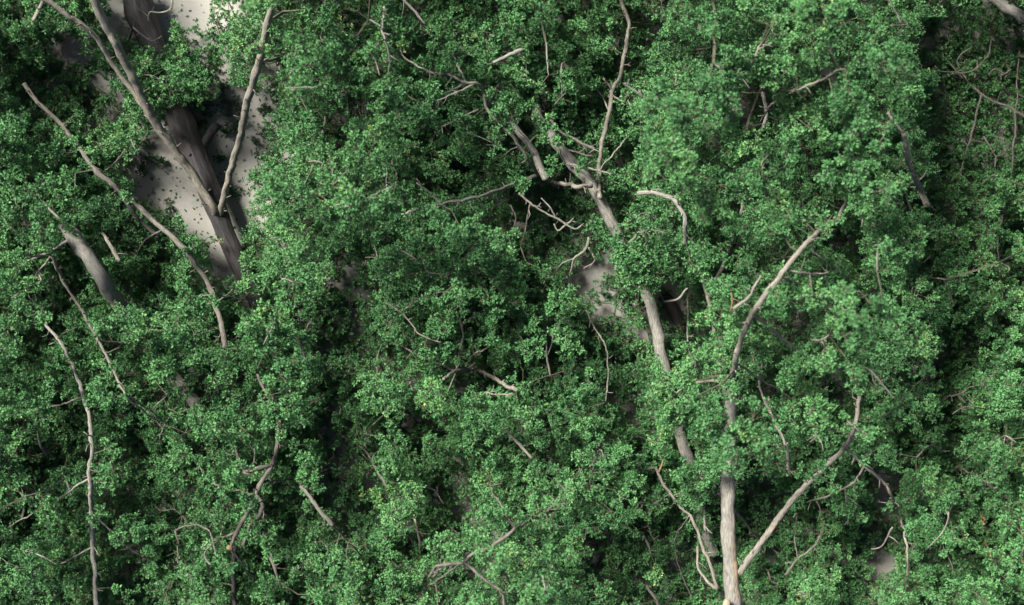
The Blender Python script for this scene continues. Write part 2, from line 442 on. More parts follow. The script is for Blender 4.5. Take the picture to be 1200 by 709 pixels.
tree('bushy_tree', 'tree', 'bushy tree with weathered grey trunk and forked bare limbs above a dark hollow', PALE, [
    st('trunk', [(628, 132, 74), (645, 158, 96), (664, 184, 112), (690, 212, 116), (706, 240, 112), (722, 268, 104), (738, 300, 90), (755, 338, 90), (765, 365, 94), (771, 395, 94), (777, 425, 90), (786, 470, 80), (797, 510, 86), (808, 540, 80), (818, 585, 60), (835, 650, 40)], 8.0, 10.5, [(180, 285), (335, 428), (505, 535)], knots=6, leafless=True),
    st('limb', [(694, 218, 134), (672, 218, 142), (648, 213), (632, 205), (620, 188), (610, 172), (595, 155), (582, 140), (572, 125), (565, 105), (558, 98), (545, 97), (525, 88), (500, 83)], 3.6, 1.9, True, knots=5, scars=[(.24, .38)], mat=BARK),
    st('limb', [(632, 205), (600, 217), (570, 227), (540, 235), (518, 240), (490, 246), (463, 254)], 3.0, 1.6, True, knots=3, scars=[(.62, .8)]),
    st('twig', [(518, 240), (503, 225), (488, 214)], 1.6, 1.0, True),
    st('limb', [(640, 210, 124), (630, 188, 128), (616, 165, 128), (602, 147, 116), (588, 128, 92)], 6.2, 4.6, True, leafless=True),
    st('limb', [(703, 232, 132), (701, 200), (706, 165), (714, 130), (718, 104), (727, 90), (733, 60), (736, 30), (729, 8), (722, -12)], 3.8, 3.2, True, knots=4, scars=[(.42, .60)], mat=BARK),
    st('twig', [(718, 104), (712, 97), (707, 92)], 1.8, 1.5, True),
    st('twig', [(722, 112), (730, 118), (737, 117)], 1.5, 1.2, True),
    st('twig', [(663, 191, 126), (690, 198, 140), (717, 204, 140)], 1.6, 1.2, True),
    st('branch', [(640, 135, 60), (655, 152, 62), (680, 168, 66), (697, 175, 70)], 2.6, 2.6, True, leafless=True),
    st('twig', [(608, 226, 130), (622, 238, 135), (636, 248, 132), (652, 257, 128), (664, 263, 124), (672, 256, 120)], 1.9, 1.5, True, mat=BARK, knots=4),
    st('twig', [(622, 238, 135), (618, 258, 120), (611, 282, 105)], 1.5, 1.0, True, mat=BARK),
    st('twig', [(664, 263, 124), (655, 270, 120), (649, 262, 118)], 1.5, 1.0, True, mat=BARK),
    st('twig', [(652, 257, 128), (646, 245, 132), (634, 232, 130)], 1.2, .9, True),
    st('twig', [(598, 240, 120), (604, 256, 118), (600, 272, 112)], 1.3, .9, True),
    st('twig', [(664, 263, 124), (676, 268, 122), (684, 262, 118)], 1.5, 1.1, True, knots=3),
    st('twig', [(640, 160, 90), (668, 176, 96), (694, 182, 100)], 1.8, 1.5, True),
    st('twig', [(672, 303, 100), (660, 308, 96), (652, 318, 90)], 1.2, .8, True),
    st('twig', [(690, 278, 115), (685, 292, 110), (672, 303, 104), (668, 320, 95)], 2.1, 1.6, True, mat=BARK, knots=2),
    st('twig', [(690, 290, 112), (697, 306, 100), (684, 315, 92)], 1.5, 1.0, True, mat=BARK),
    st('twig', [(735, 290), (752, 272), (762, 270), (780, 273)], 2.0, 1.1, True),
    st('limb', [(748, 226), (772, 228), (790, 235), (800, 248), (803, 265), (802, 286)], 3.4, 3.4, True, knots=3),
    st('twig', [(778, 353, 138), (795, 350, 142), (806, 338, 146)], 1.8, 1.6, True),
    st('twig', [(578, 73), (595, 65), (612, 58)], 2.6, 3.0, True),
    st('twig', [(450, 8), (447, 30), (452, 52), (458, 76)], 1.9, 1.4, True),
    st('twig', [(432, 22), (440, 27), (447, 31)], 1.4, 1.2, True),
    st('twig', [(466, -6), (485, 12), (498, 28)], 2.2, 1.6, True),
    st('twig', [(560, 96), (535, 110), (512, 118)], 1.8, 1.1, True),
    st('twig', [(640, 50), (641, 70), (643, 88)], 1.3, 1.0, True),
    st('branch', [(500, 83), (470, 60), (475, 20)], 2.4, 1.5),
    st('branch', [(545, 97), (530, 50), (560, 10)], 2.6, 1.5),
    st('branch', [(572, 125), (605, 70), (640, 20)], 3, 1.5),
    st('branch', [(463, 254), (452, 200), (465, 150)], 2.2, 1.5),
    st('branch', [(714, 130), (680, 60), (690, 5)], 2.5, 1.5),
    st('branch', [(610, 172), (580, 185), (560, 170)], 2, 1.2),
    st('branch', [(545, 97), (500, 130), (520, 180)], 2.2, 1.4),
    st('branch', [(701, 200), (735, 160), (742, 130)], 2.0, 1.4),
    st('branch', [(722, 268), (760, 250), (800, 270)], 3, 1.5),
    st('branch', [(755, 338), (730, 335), (720, 370)], 2.4, 1.5),
])
tree('bushy_tree', 'tree', 'tallest bushy tree with a tan striped trunk at the bottom edge and the brightest crown', BARK, [
    st('trunk', [(860, 740, 150), (857, 690, 156), (855, 640, 160), (853, 590, 162), (853, 560, 160), (854, 520, 152), (856, 480, 158), (860, 446, 180)], 10.0, 7.5, [(556, 745)], mat=PALE, scars=[(-.1, .62)], knots=3),
    st('cut_end', [(852, 703, 172), (851, 711, 174)], 5.0, 6.0, True, mat=CUT, leafless=True),
    st('limb', [(858, 458, 190), (862, 425), (868, 400), (882, 368), (898, 345), (915, 325), (932, 300), (948, 282), (965, 268), (983, 257)], 4.4, 2.8, True, knots=5),
    st('limb', [(867, 672, 160), (885, 645, 168), (902, 622, 175), (918, 600, 180), (935, 578, 188), (955, 558, 196), (975, 540, 203), (990, 525, 208), (1000, 505), (1004, 485), (1007, 465)], 5.2, 2.8, True, knots=4, scars=[(.12, .34)]),
    st('limb', [(990, 525, 208), (1008, 540, 200), (1022, 553, 190), (1035, 567, 180), (1045, 583, 170), (1052, 605), (1060, 622), (1063, 650), (1064, 676)], 2.4, 1.7, True, knots=3, scars=[(.18, .32)]),
    st('twig', [(1012, 545, 198), (1003, 560, 190), (990, 573, 182), (968, 582, 174), (945, 589, 166)], 1.8, 1.2, True, scars=[(.6, .85)]),
    st('twig', [(990, 573, 182), (993, 590, 172), (998, 606, 160)], 1.2, .8, True),
    st('twig', [(957, 587, 168), (961, 598, 160), (958, 610, 150)], 1.0, .8, True),
    st('twig', [(1046, 618, 150), (1040, 630, 140), (1033, 640, 130), (1021, 643, 122)], 1.6, 1.0, True),
    st('limb', [(926, 556, 180), (921, 525), (908, 495), (900, 478), (890, 452), (893, 425)], 2.8, 1.5, True, knots=4),
    st('twig', [(860, 362), (878, 346), (892, 323)], 2.2, 1.6, True),
    st('twig', [(932, 300), (900, 305)], 1.0, .8),
    st('twig', [(928, 325), (955, 321), (985, 316)], 1.6, 1.0, True),
    st('twig', [(1040, 132), (1050, 145), (1059, 156)], 1.8, 1.6, True),
    st('twig', [(897, 132), (915, 113), (936, 105)], 2.0, 1.4, True),
    st('twig', [(894, 108), (898, 130), (895, 150)], 3.2, 2.2, True, mat=PALE),
    st('twig', [(885, 66), (889, 55), (893, 52)], 1.4, 1.2, True),
    st('twig', [(836, 75), (846, 84), (848, 105)], 1.6, 1.2, True),
    st('twig', [(945, 96), (962, 94), (985, 82), (996, 84)], 1.5, 1.6, True, scars=[(0, .4)]),
    st('twig', [(1007, 248), (1014, 262), (1026, 266)], 1.8, 1.2, True),
    st('twig', [(1028, 318), (1029, 290), (1034, 285)], 1.6, 1.1, True),
    st('twig', [(952, 398), (962, 398), (972, 392)], 1.6, 1.2, True),
    st('twig', [(1098, 326), (1104, 327), (1110, 329)], 1.4, 1.4, True),
    st('limb', [(1058, 170), (1066, 192), (1076, 216), (1087, 242)], 3.4, 4.8, True, knots=2),
    st('twig', [(806, 350), (806, 375), (806, 400)], 1.5, 1.2, True),
    st('twig', [(857, 340), (858, 350), (856, 365)], 1.0, 1.0, True, mat=ORANGE),
    st('twig', [(962, 628, 90), (952, 642, 86), (935, 655, 80), (920, 674, 66)], 1.8, 2.0, True),
    st('twig', [(935, 655, 80), (932, 640, 80), (931, 628, 78)], 1.1, .8, True),
    st('twig', [(900, 670, 60), (905, 682, 56), (918, 686, 50)], 1.8, 1.6, True),
    st('branch', [(855, 500), (846, 440, 100), (830, 350, 100), (800, 250), (780, 150), (800, 60), (785, -10)], 6, 2.5),
    st('branch', [(830, 350), (868, 250), (875, 150), (910, 60), (925, -10)], 5, 2.5),
    st('branch', [(983, 257), (1000, 200), (1000, 120), (975, 50), (1000, -10)], 4, 2),
    st('branch', [(1000, 200), (1040, 180), (1068, 150)], 3, 2),
    st('branch', [(915, 325), (980, 352), (1045, 335), (1090, 300)], 4, 2),
    st('branch', [(882, 368), (960, 425), (1040, 435), (1078, 425)], 4, 2),
    st('branch', [(860, 446), (810, 450), (772, 480)], 4, 2),
    st('branch', [(862, 425), (930, 470), (980, 500)], 3, 2),
    st('branch', [(853, 590), (830, 560), (815, 520)], 3, 2),
    st('branch', [(800, 250), (765, 180), (755, 150)], 3, 2),
    st('branch', [(868, 250), (930, 210), (960, 160)], 3, 2),
    st('branch', [(800, 60), (850, 50), (860, 10)], 3, 2),
    st('branch', [(1040, 180), (1070, 250), (1080, 270)], 3, 2),
    st('branch', [(975, 50), (1040, 60), (1070, 20)], 3, 2),
    st('branch', [(853, 590, 150), (900, 640, 60), (960, 680, 40), (990, 720, 40)], 3, 2),
])
tree('leafy_branch', 'branch', 'thin bare branch with snapped pale tip just left of the tan striped trunk', BARK, [
    st('stem', [(768, 548, 120), (786, 578, 122), (798, 596, 124), (808, 604, 126), (818, 622, 130), (826, 645, 132), (834, 668, 132), (841, 690, 130)], 2.2, 2.8, True, knots=3, scars=[(.28, .40), (.94, 1.0)]),
    st('twig', [(820, 552, 130), (823, 580, 128), (826, 608, 128), (827, 622, 128)], 2.4, 1.8, True, mat=PALE),
    st('twig', [(818, 640, 100), (818, 664, 110), (828, 680, 124), (840, 690, 130)], 2.0, 2.4, True),
    st('twig', [(768, 548, 120), (752, 548, 118), (735, 536, 112), (722, 518, 108)], 1.8, 1.2, True),
    st('twig', [(772, 554, 122), (776, 543, 124), (777, 533, 124)], 1.6, 1.2, True, mat=ORANGE),
    st('branch', [(786, 578, 122), (760, 600, 70), (770, 650, 40)], 2, 1.2),
    st('branch', [(808, 604, 126), (790, 640, 60), (810, 700, 40)], 2, 1.2),
])
tree('leafy_branch', 'branch', 'deeply shaded leafy branch at the right edge, darkest of all, tangled bare twigs inside', BROWN, [
    st('stem', [(1230, 160, 60), (1190, 130, 55), (1150, 110, 45), (1110, 70, 40), (1080, 20, 40)], 4, 2),
    st('branch', [(1150, 110, 45), (1130, 190, 40), (1118, 260, 45), (1115, 320, 50)], 3, 1.5),
    st('branch', [(1190, 130, 55), (1185, 210, 60), (1170, 280, 60), (1175, 350, 70)], 3, 1.5),
    st('branch', [(1170, 280, 60), (1130, 330, 60), (1110, 370, 50)], 2.5, 1.5),
    st('branch', [(1190, 130, 55), (1195, 60, 60)], 2.5, 1.5),
    st('twig', [(1092, 82, 50), (1112, 84, 52), (1132, 84, 56), (1146, 78, 58), (1158, 64, 62), (1164, 38, 66)], 1.7, 1.2, True),
    st('twig', [(1125, 82, 54), (1122, 72, 54), (1128, 62, 54), (1140, 55, 52)], 1.2, .9, True),
    st('twig', [(1108, 56, 50), (1112, 46, 52), (1104, 38, 50)], 1.1, .8, True),
    st('twig', [(1142, 92, 52), (1145, 72, 54)], 1.1, .9, True),
    st('twig', [(1158, 88, 60), (1166, 80, 62), (1176, 86, 62), (1184, 82, 60), (1180, 92, 58)], 1.8, 1.4, True),
    st('twig', [(1153, 160, 80), (1160, 172, 84), (1167, 183, 86), (1180, 178, 84)], 1.7, 1.2, True),
    st('twig', [(1167, 183, 86), (1166, 196, 84)], 1.4, 1.2, True),
    st('twig', [(1150, 216, 80), (1160, 208, 84), (1172, 204, 84)], 1.2, .9, True),
    st('twig', [(1172, 306), (1184, 314), (1178, 322)], 1.8, 1.4, True),
])
tree('leafy_branch', 'branch', 'leafy branch in the lower right corner with two short orange dead twigs', BARK, [
    st('stem', [(1240, 510), (1165, 520), (1110, 560), (1075, 620), (1065, 670)], 4, 2),
    st('branch', [(1165, 520), (1180, 450), (1195, 390)], 3, 1.5),
    st('branch', [(1165, 520), (1150, 600), (1165, 690)], 3, 1.5),
    st('branch', [(1165, 520), (1125, 470), (1110, 430)], 2.5, 1.5),
    st('branch', [(1150, 600), (1195, 630), (1215, 660)], 2.5, 1.5),
    st('branch', [(1075, 620), (1110, 650), (1120, 690)], 2.5, 1.5),
    st('twig', [(1104, 470), (1113, 464), (1126, 461), (1141, 453)], 1.7, 1.0, True, scars=[(0, .3)]),
    st('twig', [(1074, 536), (1082, 528), (1092, 522), (1108, 530)], 1.5, 1.0, True),
    st('twig', [(1158, 527), (1168, 517), (1180, 512), (1192, 520)], 1.8, 1.3, True),
    st('twig', [(1134, 556), (1146, 562), (1158, 566)], 1.8, 1.1, True),
    st('twig', [(1085, 586), (1094, 594), (1106, 598)], 1.6, 1.0, True),
    st('dead_twig', [(1151, 602), (1153, 608), (1153, 614)], 2.2, 1.6, True, mat=ORANGE, leafless=True),
    st('dead_twig', [(1155, 634), (1158, 642), (1161, 652)], 1.8, 1.4, True, mat=ORANGE, leafless=True),
])
tree('leafy_branch', 'branch', 'pale thick branch end with a few leaves cutting across the top right corner', PALE, [
    st('stem', [(1140, -18, 300), (1162, -4, 304), (1180, 8, 306), (1215, 30, 310)], 5.6, 6.6, True, knots=2),
    st('branch', [(1180, 8, 306), (1174, 14, 300), (1178, 22, 296)], 1.4, 1.0),
])
tree('leafy_branch', 'branch', 'leafy branch nearest the bottom centre, soft and feathery, with a forked bare twig', BROWN, [
    st('stem', [(604, 618), (592, 630), (575, 640), (555, 648), (542, 660), (522, 664), (508, 676)], 2.4, 2.2, True, knots=3),
    st('twig', [(575, 640), (585, 634), (590, 624)], 1.4, 1.0, True),
    st('twig', [(545, 662), (562, 675), (578, 686), (589, 694), (592, 716)], 2.0, 1.8, True, scars=[(.5, .85)]),
    st('twig', [(520, 652), (512, 664), (503, 676)], 2.6, 2.2, True),
    st('twig', [(662, 573), (680, 570), (690, 568)], 1.3, 1.0, True),
    st('twig', [(748, 590), (762, 590), (775, 592)], 1.3, 1.0, True),
    st('twig', [(754, 628), (760, 638), (763, 650)], 2.2, 1.2, True),
    st('twig', [(758, 686, 70), (766, 698, 72), (774, 716, 70)], 2.2, 2.4, True),
    st('branch', [(604, 618), (640, 600), (705, 590), (750, 580)], 3, 1.5),
    st('branch', [(640, 600), (650, 660), (680, 705)], 3, 1.5),
    st('branch', [(604, 618), (582, 585), (570, 555)], 3, 1.5),
    st('branch', [(705, 590), (722, 640), (725, 695)], 2.5, 1.5),
    st('branch', [(542, 660), (500, 690), (480, 715)], 2.5, 1.5),
    st('branch', [(575, 640), (600, 690), (620, 730)], 2.5, 1.5),
    st('branch', [(640, 600), (680, 550), (700, 530)], 2.5, 1.5),
])

# ------------------------------------------------------------------ resolve strokes to 3-D lines
segs = []                 # px samples of visible strokes, to keep leaves off them
for ti, T in enumerate(TREES):
    done = []
    for si, s in enumerate(T['strokes']):
        pts = np.array([(p[0], p[1]) for p in s['pts']], float)
        zz = np.array([np.nan if len(p) == 2 else p[2] for p in s['pts']])
        auto = ztop(pts[:, 0], pts[:, 1])
        auto = auto + 16 if s['vis'] is True else auto * 0.36
        k = np.array([0.25, 0.5, 0.25])
        if len(auto) > 2:
            auto = np.convolve(np.pad(auto, 1, 'edge'), k, 'valid')
        given = ~np.isnan(zz)
        z = np.where(given, zz, auto)
        # start on the stroke it grows from
        if si and done:
            D = np.vstack(done)
            d = np.hypot(D[:, 0] - pts[0, 0], D[:, 1] - pts[0, 1])
            j = int(np.argmin(d))
            if d[j] < 16 and not given[0]:
                pts[0] = D[j, :2]; z[0] = D[j, 2]
                if len(z) > 2 and not given[1]: z[1] = 0.5 * z[1] + 0.5 * z[0]
        line = smooth_line(np.column_stack([pts, z]), 3.0)
        if not s.get('special') and len(line) > 6:
            w = rng.normal(0, 1, (len(line), 2)); ker = np.ones(5) / 5
            w2 = rng.normal(0, 1, (len(line), 2)); k2 = np.ones(13) / 13
            for c in range(2):
                line[1:-1, c] += np.convolve(w[:, c], ker, 'same')[1:-1] * 1.1
                if len(line) > 16 and s['r0'] < 8: line[1:-1, c] += np.convolve(w2[:, c], k2, 'same')[1:-1] * (2.4 if s['r0'] < 4 else .9) * np.minimum(1, np.minimum(np.arange(1, len(line) - 1), np.arange(len(line) - 2, 0, -1)) / 6)
        s['line'] = line
        done.append(line)
        if s['vis']:
            r = np.linspace(s['r0'], s['r1'], len(line))
            m = np.ones(len(line), bool)
            if s['vis'] is not True:
                m = np.zeros(len(line), bool)
                for (a, b) in s['vis']: m |= (line[:, 1] >= a) & (line[:, 1] <= b)
            segs.append(np.column_stack([line, r])[m])
SEG = np.vstack(segs)

# ------------------------------------------------------------------ leaf clumps
def poisson(spacing, x0=-210, x1=1320, y0=-110, y1=765):  # margin reaches past the frame so the added outer leaves block the sun
    cell = spacing / 1.4142; grid = {}; out = []
    n = int((x1 - x0) * (y1 - y0) / spacing ** 2 * 9)
    for x, y in zip(rng.uniform(x0, x1, n), rng.uniform(y0, y1, n)):
        gx, gy = int(x / cell + 1000), int(y / cell + 1000)
        ok = True
        for i in (-2, -1, 0, 1, 2):
            for j in (-2, -1, 0, 1, 2):
                for (a, b) in grid.get((gx + i, gy + j), ()):
                    if (a - x) ** 2 + (b - y) ** 2 < spacing ** 2: ok = False; break
                if not ok: break
            if not ok: break
        if ok:
            grid.setdefault((gx, gy), []).append((x, y)); out.append((x, y))
    return np.array(out)

BOUGH = poisson(50.0)
BR = rng.uniform(24, 40, len(BOUGH)); BZ = rng.normal(0, 20, len(BOUGH))
def bough(p):
    d = np.hypot(p[:, None, 0] - BOUGH[None, :, 0], (p[:, None, 1] - BOUGH[None, :, 1])) / BR[None]
    j = np.argmin(d, 1); q = d[np.arange(len(p)), j]
    return q, 46 * np.clip(1 - q ** 2, -.6, 1) + BZ[j]
cl = []                      # px, py, z, radius, layer
for layer, sp in enumerate((17.0, 18.5, 19.0, 13.5, 19.0)):
    p = poisson(sp)
    lv = level(p[:, 0], p[:, 1]) + rng.normal(0, .16, len(p))
    ro = 19 if layer in (0, 1, 4) else 12
    mn = np.min([level(p[:, 0] + ro * math.cos(t), p[:, 1] + ro * math.sin(t)) for t in np.arange(8) * .7854], 0)
    zt = np.interp(lv, [-1, 0, 1, 2, 3, 4], ZT)
    u = rng.uniform(0, 1, len(p))
    if layer == 0:
        bq, bz = bough(p)
        keep = (lv > 0.55) & (bq < .98); z = zt + bz * np.clip(lv / 2, .5, 1.3) - 6 + rng.normal(0, 8, len(p)); r = 8 + 12 * rng.uniform(0, 1, len(p)) ** 1.2
    elif layer == 4:
        keep = (lv > 0.9) & (bough(p)[0] < 1.25); z = zt * (0.30 + 0.28 * u); r = rng.uniform(14, 19, len(p))
    elif layer == 1:
        keep = (lv > 0.75) & ((bough(p)[0] < 1.2) | (u < .6)); z = zt * (0.38 + 0.32 * u); r = rng.uniform(15, 20, len(p))
    elif layer == 3:
        keep = (lv > -.3); z = 7 + np.clip(zt, 20, 80) * .6 * u; r = rng.uniform(13, 18, len(p))
    else:
        keep = (lv > -0.42) & (rng.uniform(0, 1, len(p)) < .92); z = np.maximum(12, zt * (0.15 + 0.3 * u)); z = np.where(lv < .5, 9 + 20 * u, z); r = rng.uniform(14, 20, len(p))
    keep &= mn > (-.42 if layer in (0, 1, 4) else -.62)
    cl.append(np.column_stack([p, z, r, np.full(len(p), layer)])[keep])
cl = np.vstack(cl)
# keep the bare wood in sight: leaves beside or over a visible stroke sink below it
for i in range(len(cl)):
    d = np.hypot(SEG[:, 0] - cl[i, 0], SEG[:, 1] - cl[i, 1]) - SEG[:, 3] * .8 - cl[i, 3] * np.where(SEG[:, 3] > 2.4, 0.78, 0.5)
    over = (d < 0) & (cl[i, 2] > SEG[:, 2] - 22)
    if over.any():
        thick = SEG[over, 3].max()
        if rng.uniform() < (0.96 if thick > 4.2 else 0.84):
            cl[i, 2] = max(12, SEG[over, 2].min() - rng.uniform(22, 34))
            if cl[i, 2] < 16 and rng.uniform() < .5: cl[i, 3] = 0
cl = cl[cl[:, 3] > 0]
HOLES = [(632, 252, 52, 24), (662, 286, 36, 22), (652, 162, 40, 20), (745, 66, 18, 36), (752, 30, 14, 20), (395, 150, 14, 20), (520, 585, 26, 44), (396, 545, 18, 50),
         (160, 560, 20, 34), (190, 590, 22, 18), (40, 612, 22, 10), (52, 548, 14, 16), (395, 385, 22, 34), (565, 443, 18, 10), (490, 510, 16, 18), (548, 372, 8, 8),
         (1110, 50, 28, 40), (1150, 150, 40, 60), (1112, 225, 26, 30), (1140, 60, 50, 30), (1105, 415, 14, 22), (885, 130, 14, 34), (968, 92, 16, 12), (985, 283, 18, 12),
         (930, 380, 16, 18), (975, 457, 14, 12), (815, 660, 30, 40), (895, 590, 20, 30), (735, 450, 18, 44), (925, 620, 30, 26), (220, 455, 18, 18), (185, 305, 14, 12),
         (60, 110, 40, 30), (355, 690, 12, 16), (150, 665, 12, 18), (548, 672, 10, 10), (720, 660, 30, 30), (85, 305, 8, 10), (40, 395, 14, 12)]
hz = np.zeros(len(cl), bool)
for (hx, hy, ha, hb) in HOLES:
    hz |= ((cl[:, 0] - hx) / (ha + cl[:, 3] * .55)) ** 2 + ((cl[:, 1] - hy) / (hb + cl[:, 3] * .55)) ** 2 < 1
cl = cl[~(hz & (cl[:, 2] > 46))]
EXTRA = [(158, 118, 95, 12), (150, 136, 90, 12), (166, 132, 92, 11), (176, 122, 98, 12), (188, 118, 104, 13), (200, 116, 106, 13), (212, 106, 108, 13),
         (222, 94, 106, 13), (226, 78, 104, 12), (216, 66, 100, 12), (210, 48, 96, 11), (205, 32, 92, 11), (234, 108, 100, 12), (218, 120, 98, 11),
         (196, 102, 92, 11), (206, 88, 92, 12), (186, 64, 84, 10), (172, 74, 84, 11), (164, 68, 84, 10), (232, 64, 96, 10), (152, 160, 90, 11), (144, 150, 90, 11), (158, 172, 90, 10),
         (732, 286, 175, 15), (742, 302, 178, 15), (728, 300, 160, 13), (752, 318, 175, 14), (740, 322, 160, 13), (762, 330, 165, 12), (715, 282, 150, 11),
         (776, 436, 205, 14), (784, 452, 215, 16), (770, 456, 205, 15), (788, 472, 215, 16), (776, 480, 205, 15), (796, 490, 205, 15), (806, 498, 200, 13),
         (806, 548, 190, 14), (814, 566, 180, 14), (800, 560, 170, 13), (820, 540, 200, 15), (826, 580, 150, 12),
         (150, 368, 170, 15), (166, 384, 165, 15), (180, 404, 165, 16), (196, 424, 160, 15), (160, 396, 160, 14), (176, 424, 160, 14), (206, 410, 160, 14), (140, 362, 150, 11),
         (850, 440, 225, 15), (862, 455, 230, 15), (846, 470, 215, 14), (866, 500, 225, 13), (850, 530, 215, 15), (864, 548, 205, 14), (842, 548, 200, 14),
         (88, 168, 130, 10), (106, 192, 140, 11), (152, 230, 160, 10), (104, 470, 185, 10), (136, 432, 180, 9), (110, 612, 180, 9), (218, 296, 150, 10), (250, 352, 180, 10),
         (690, 262, 150, 11), (738, 292, 170, 12), (746, 310, 172, 13), (734, 308, 165, 12), (752, 330, 165, 11), (742, 332, 150, 11), (728, 278, 160, 11), (78, 262, 172, 12), (90, 266, 172, 11), (70, 276, 165, 11), (560, 646, 205, 9), (192, 418, 170, 14), (206, 436, 165, 13), (182, 402, 170, 14), (214, 452, 120, 12), (294, 306, 110, 11), (302, 322, 110, 13), (286, 326, 100, 12), (276, 336, 100, 12), (296, 338, 110, 13), (806, 566, 165, 11), (812, 588, 145, 12), (800, 582, 140, 11), (824, 602, 118, 10), (814, 612, 110, 11), (802, 600, 112, 8), (830, 566, 140, 10), (318, 475, 190, 13), (312, 452, 190, 12), (328, 503, 185, 9), (300, 592, 190, 8), (284, 626, 180, 8), (328, 488, 185, 11), (578, 684, 205, 8), (340, 430, 190, 10), (530, 660, 205, 9), (590, 634, 205, 9), (590, 128, 175, 14), (600, 138, 165, 11), (632, 136, 160, 14), (644, 150, 150, 13), (656, 164, 150, 12), (636, 158, 150, 11), (700, 270, 150, 11), (652, 196, 150, 12), (680, 190, 140, 11)]
cl = np.vstack([cl, [(a, b, c, d, 0) for a, b, c, d in EXTRA]])
print('clumps', len(cl))
CP = np.column_stack([cl[:, 0], cl[:, 1], cl[:, 2]])

# ------------------------------------------------------------------ grow twigs from the strokes to every clump
node_p, node_len, node_src, node_par = [], [], [], []
for ti, T in enumerate(TREES):
    for si, s in enumerate(T['strokes']):
        if s.get('leafless'): continue
        L = s['line'][::3]
        for q in L:
            node_p.append(q); node_len.append(0.0); node_src.append((ti, si)); node_par.append(-1)
n0 = len(node_p)
NP = np.vstack([np.array(node_p), CP]); NL = np.concatenate([np.array(node_len), np.full(len(CP), 1e9)])
W = np.array([1, 1, 0.55])
d0 = np.array([np.min(np.sum(((NP[:n0] - c) * W) ** 2, 1)) for c in CP])
order = np.argsort(d0)
par = np.zeros(len(CP), int); src = [None] * len(CP)
for c in order:
    d = np.sqrt(np.sum(((NP - CP[c]) * W) ** 2, 1)) + 0.35 * NL
    d[n0 + c] = 1e12
    j = int(np.argmin(d)); par[c] = j
    NL[n0 + c] = NL[j] + np.linalg.norm(NP[j] - CP[c])
    src[c] = node_src[j] if j < n0 else src[j - n0]
desc = np.ones(len(CP))
for c in order[::-1]:
    if par[c] >= n0: desc[par[c] - n0] += desc[c]

def to_world(q):
    return at(q[..., 0], q[..., 1], q[..., 2])

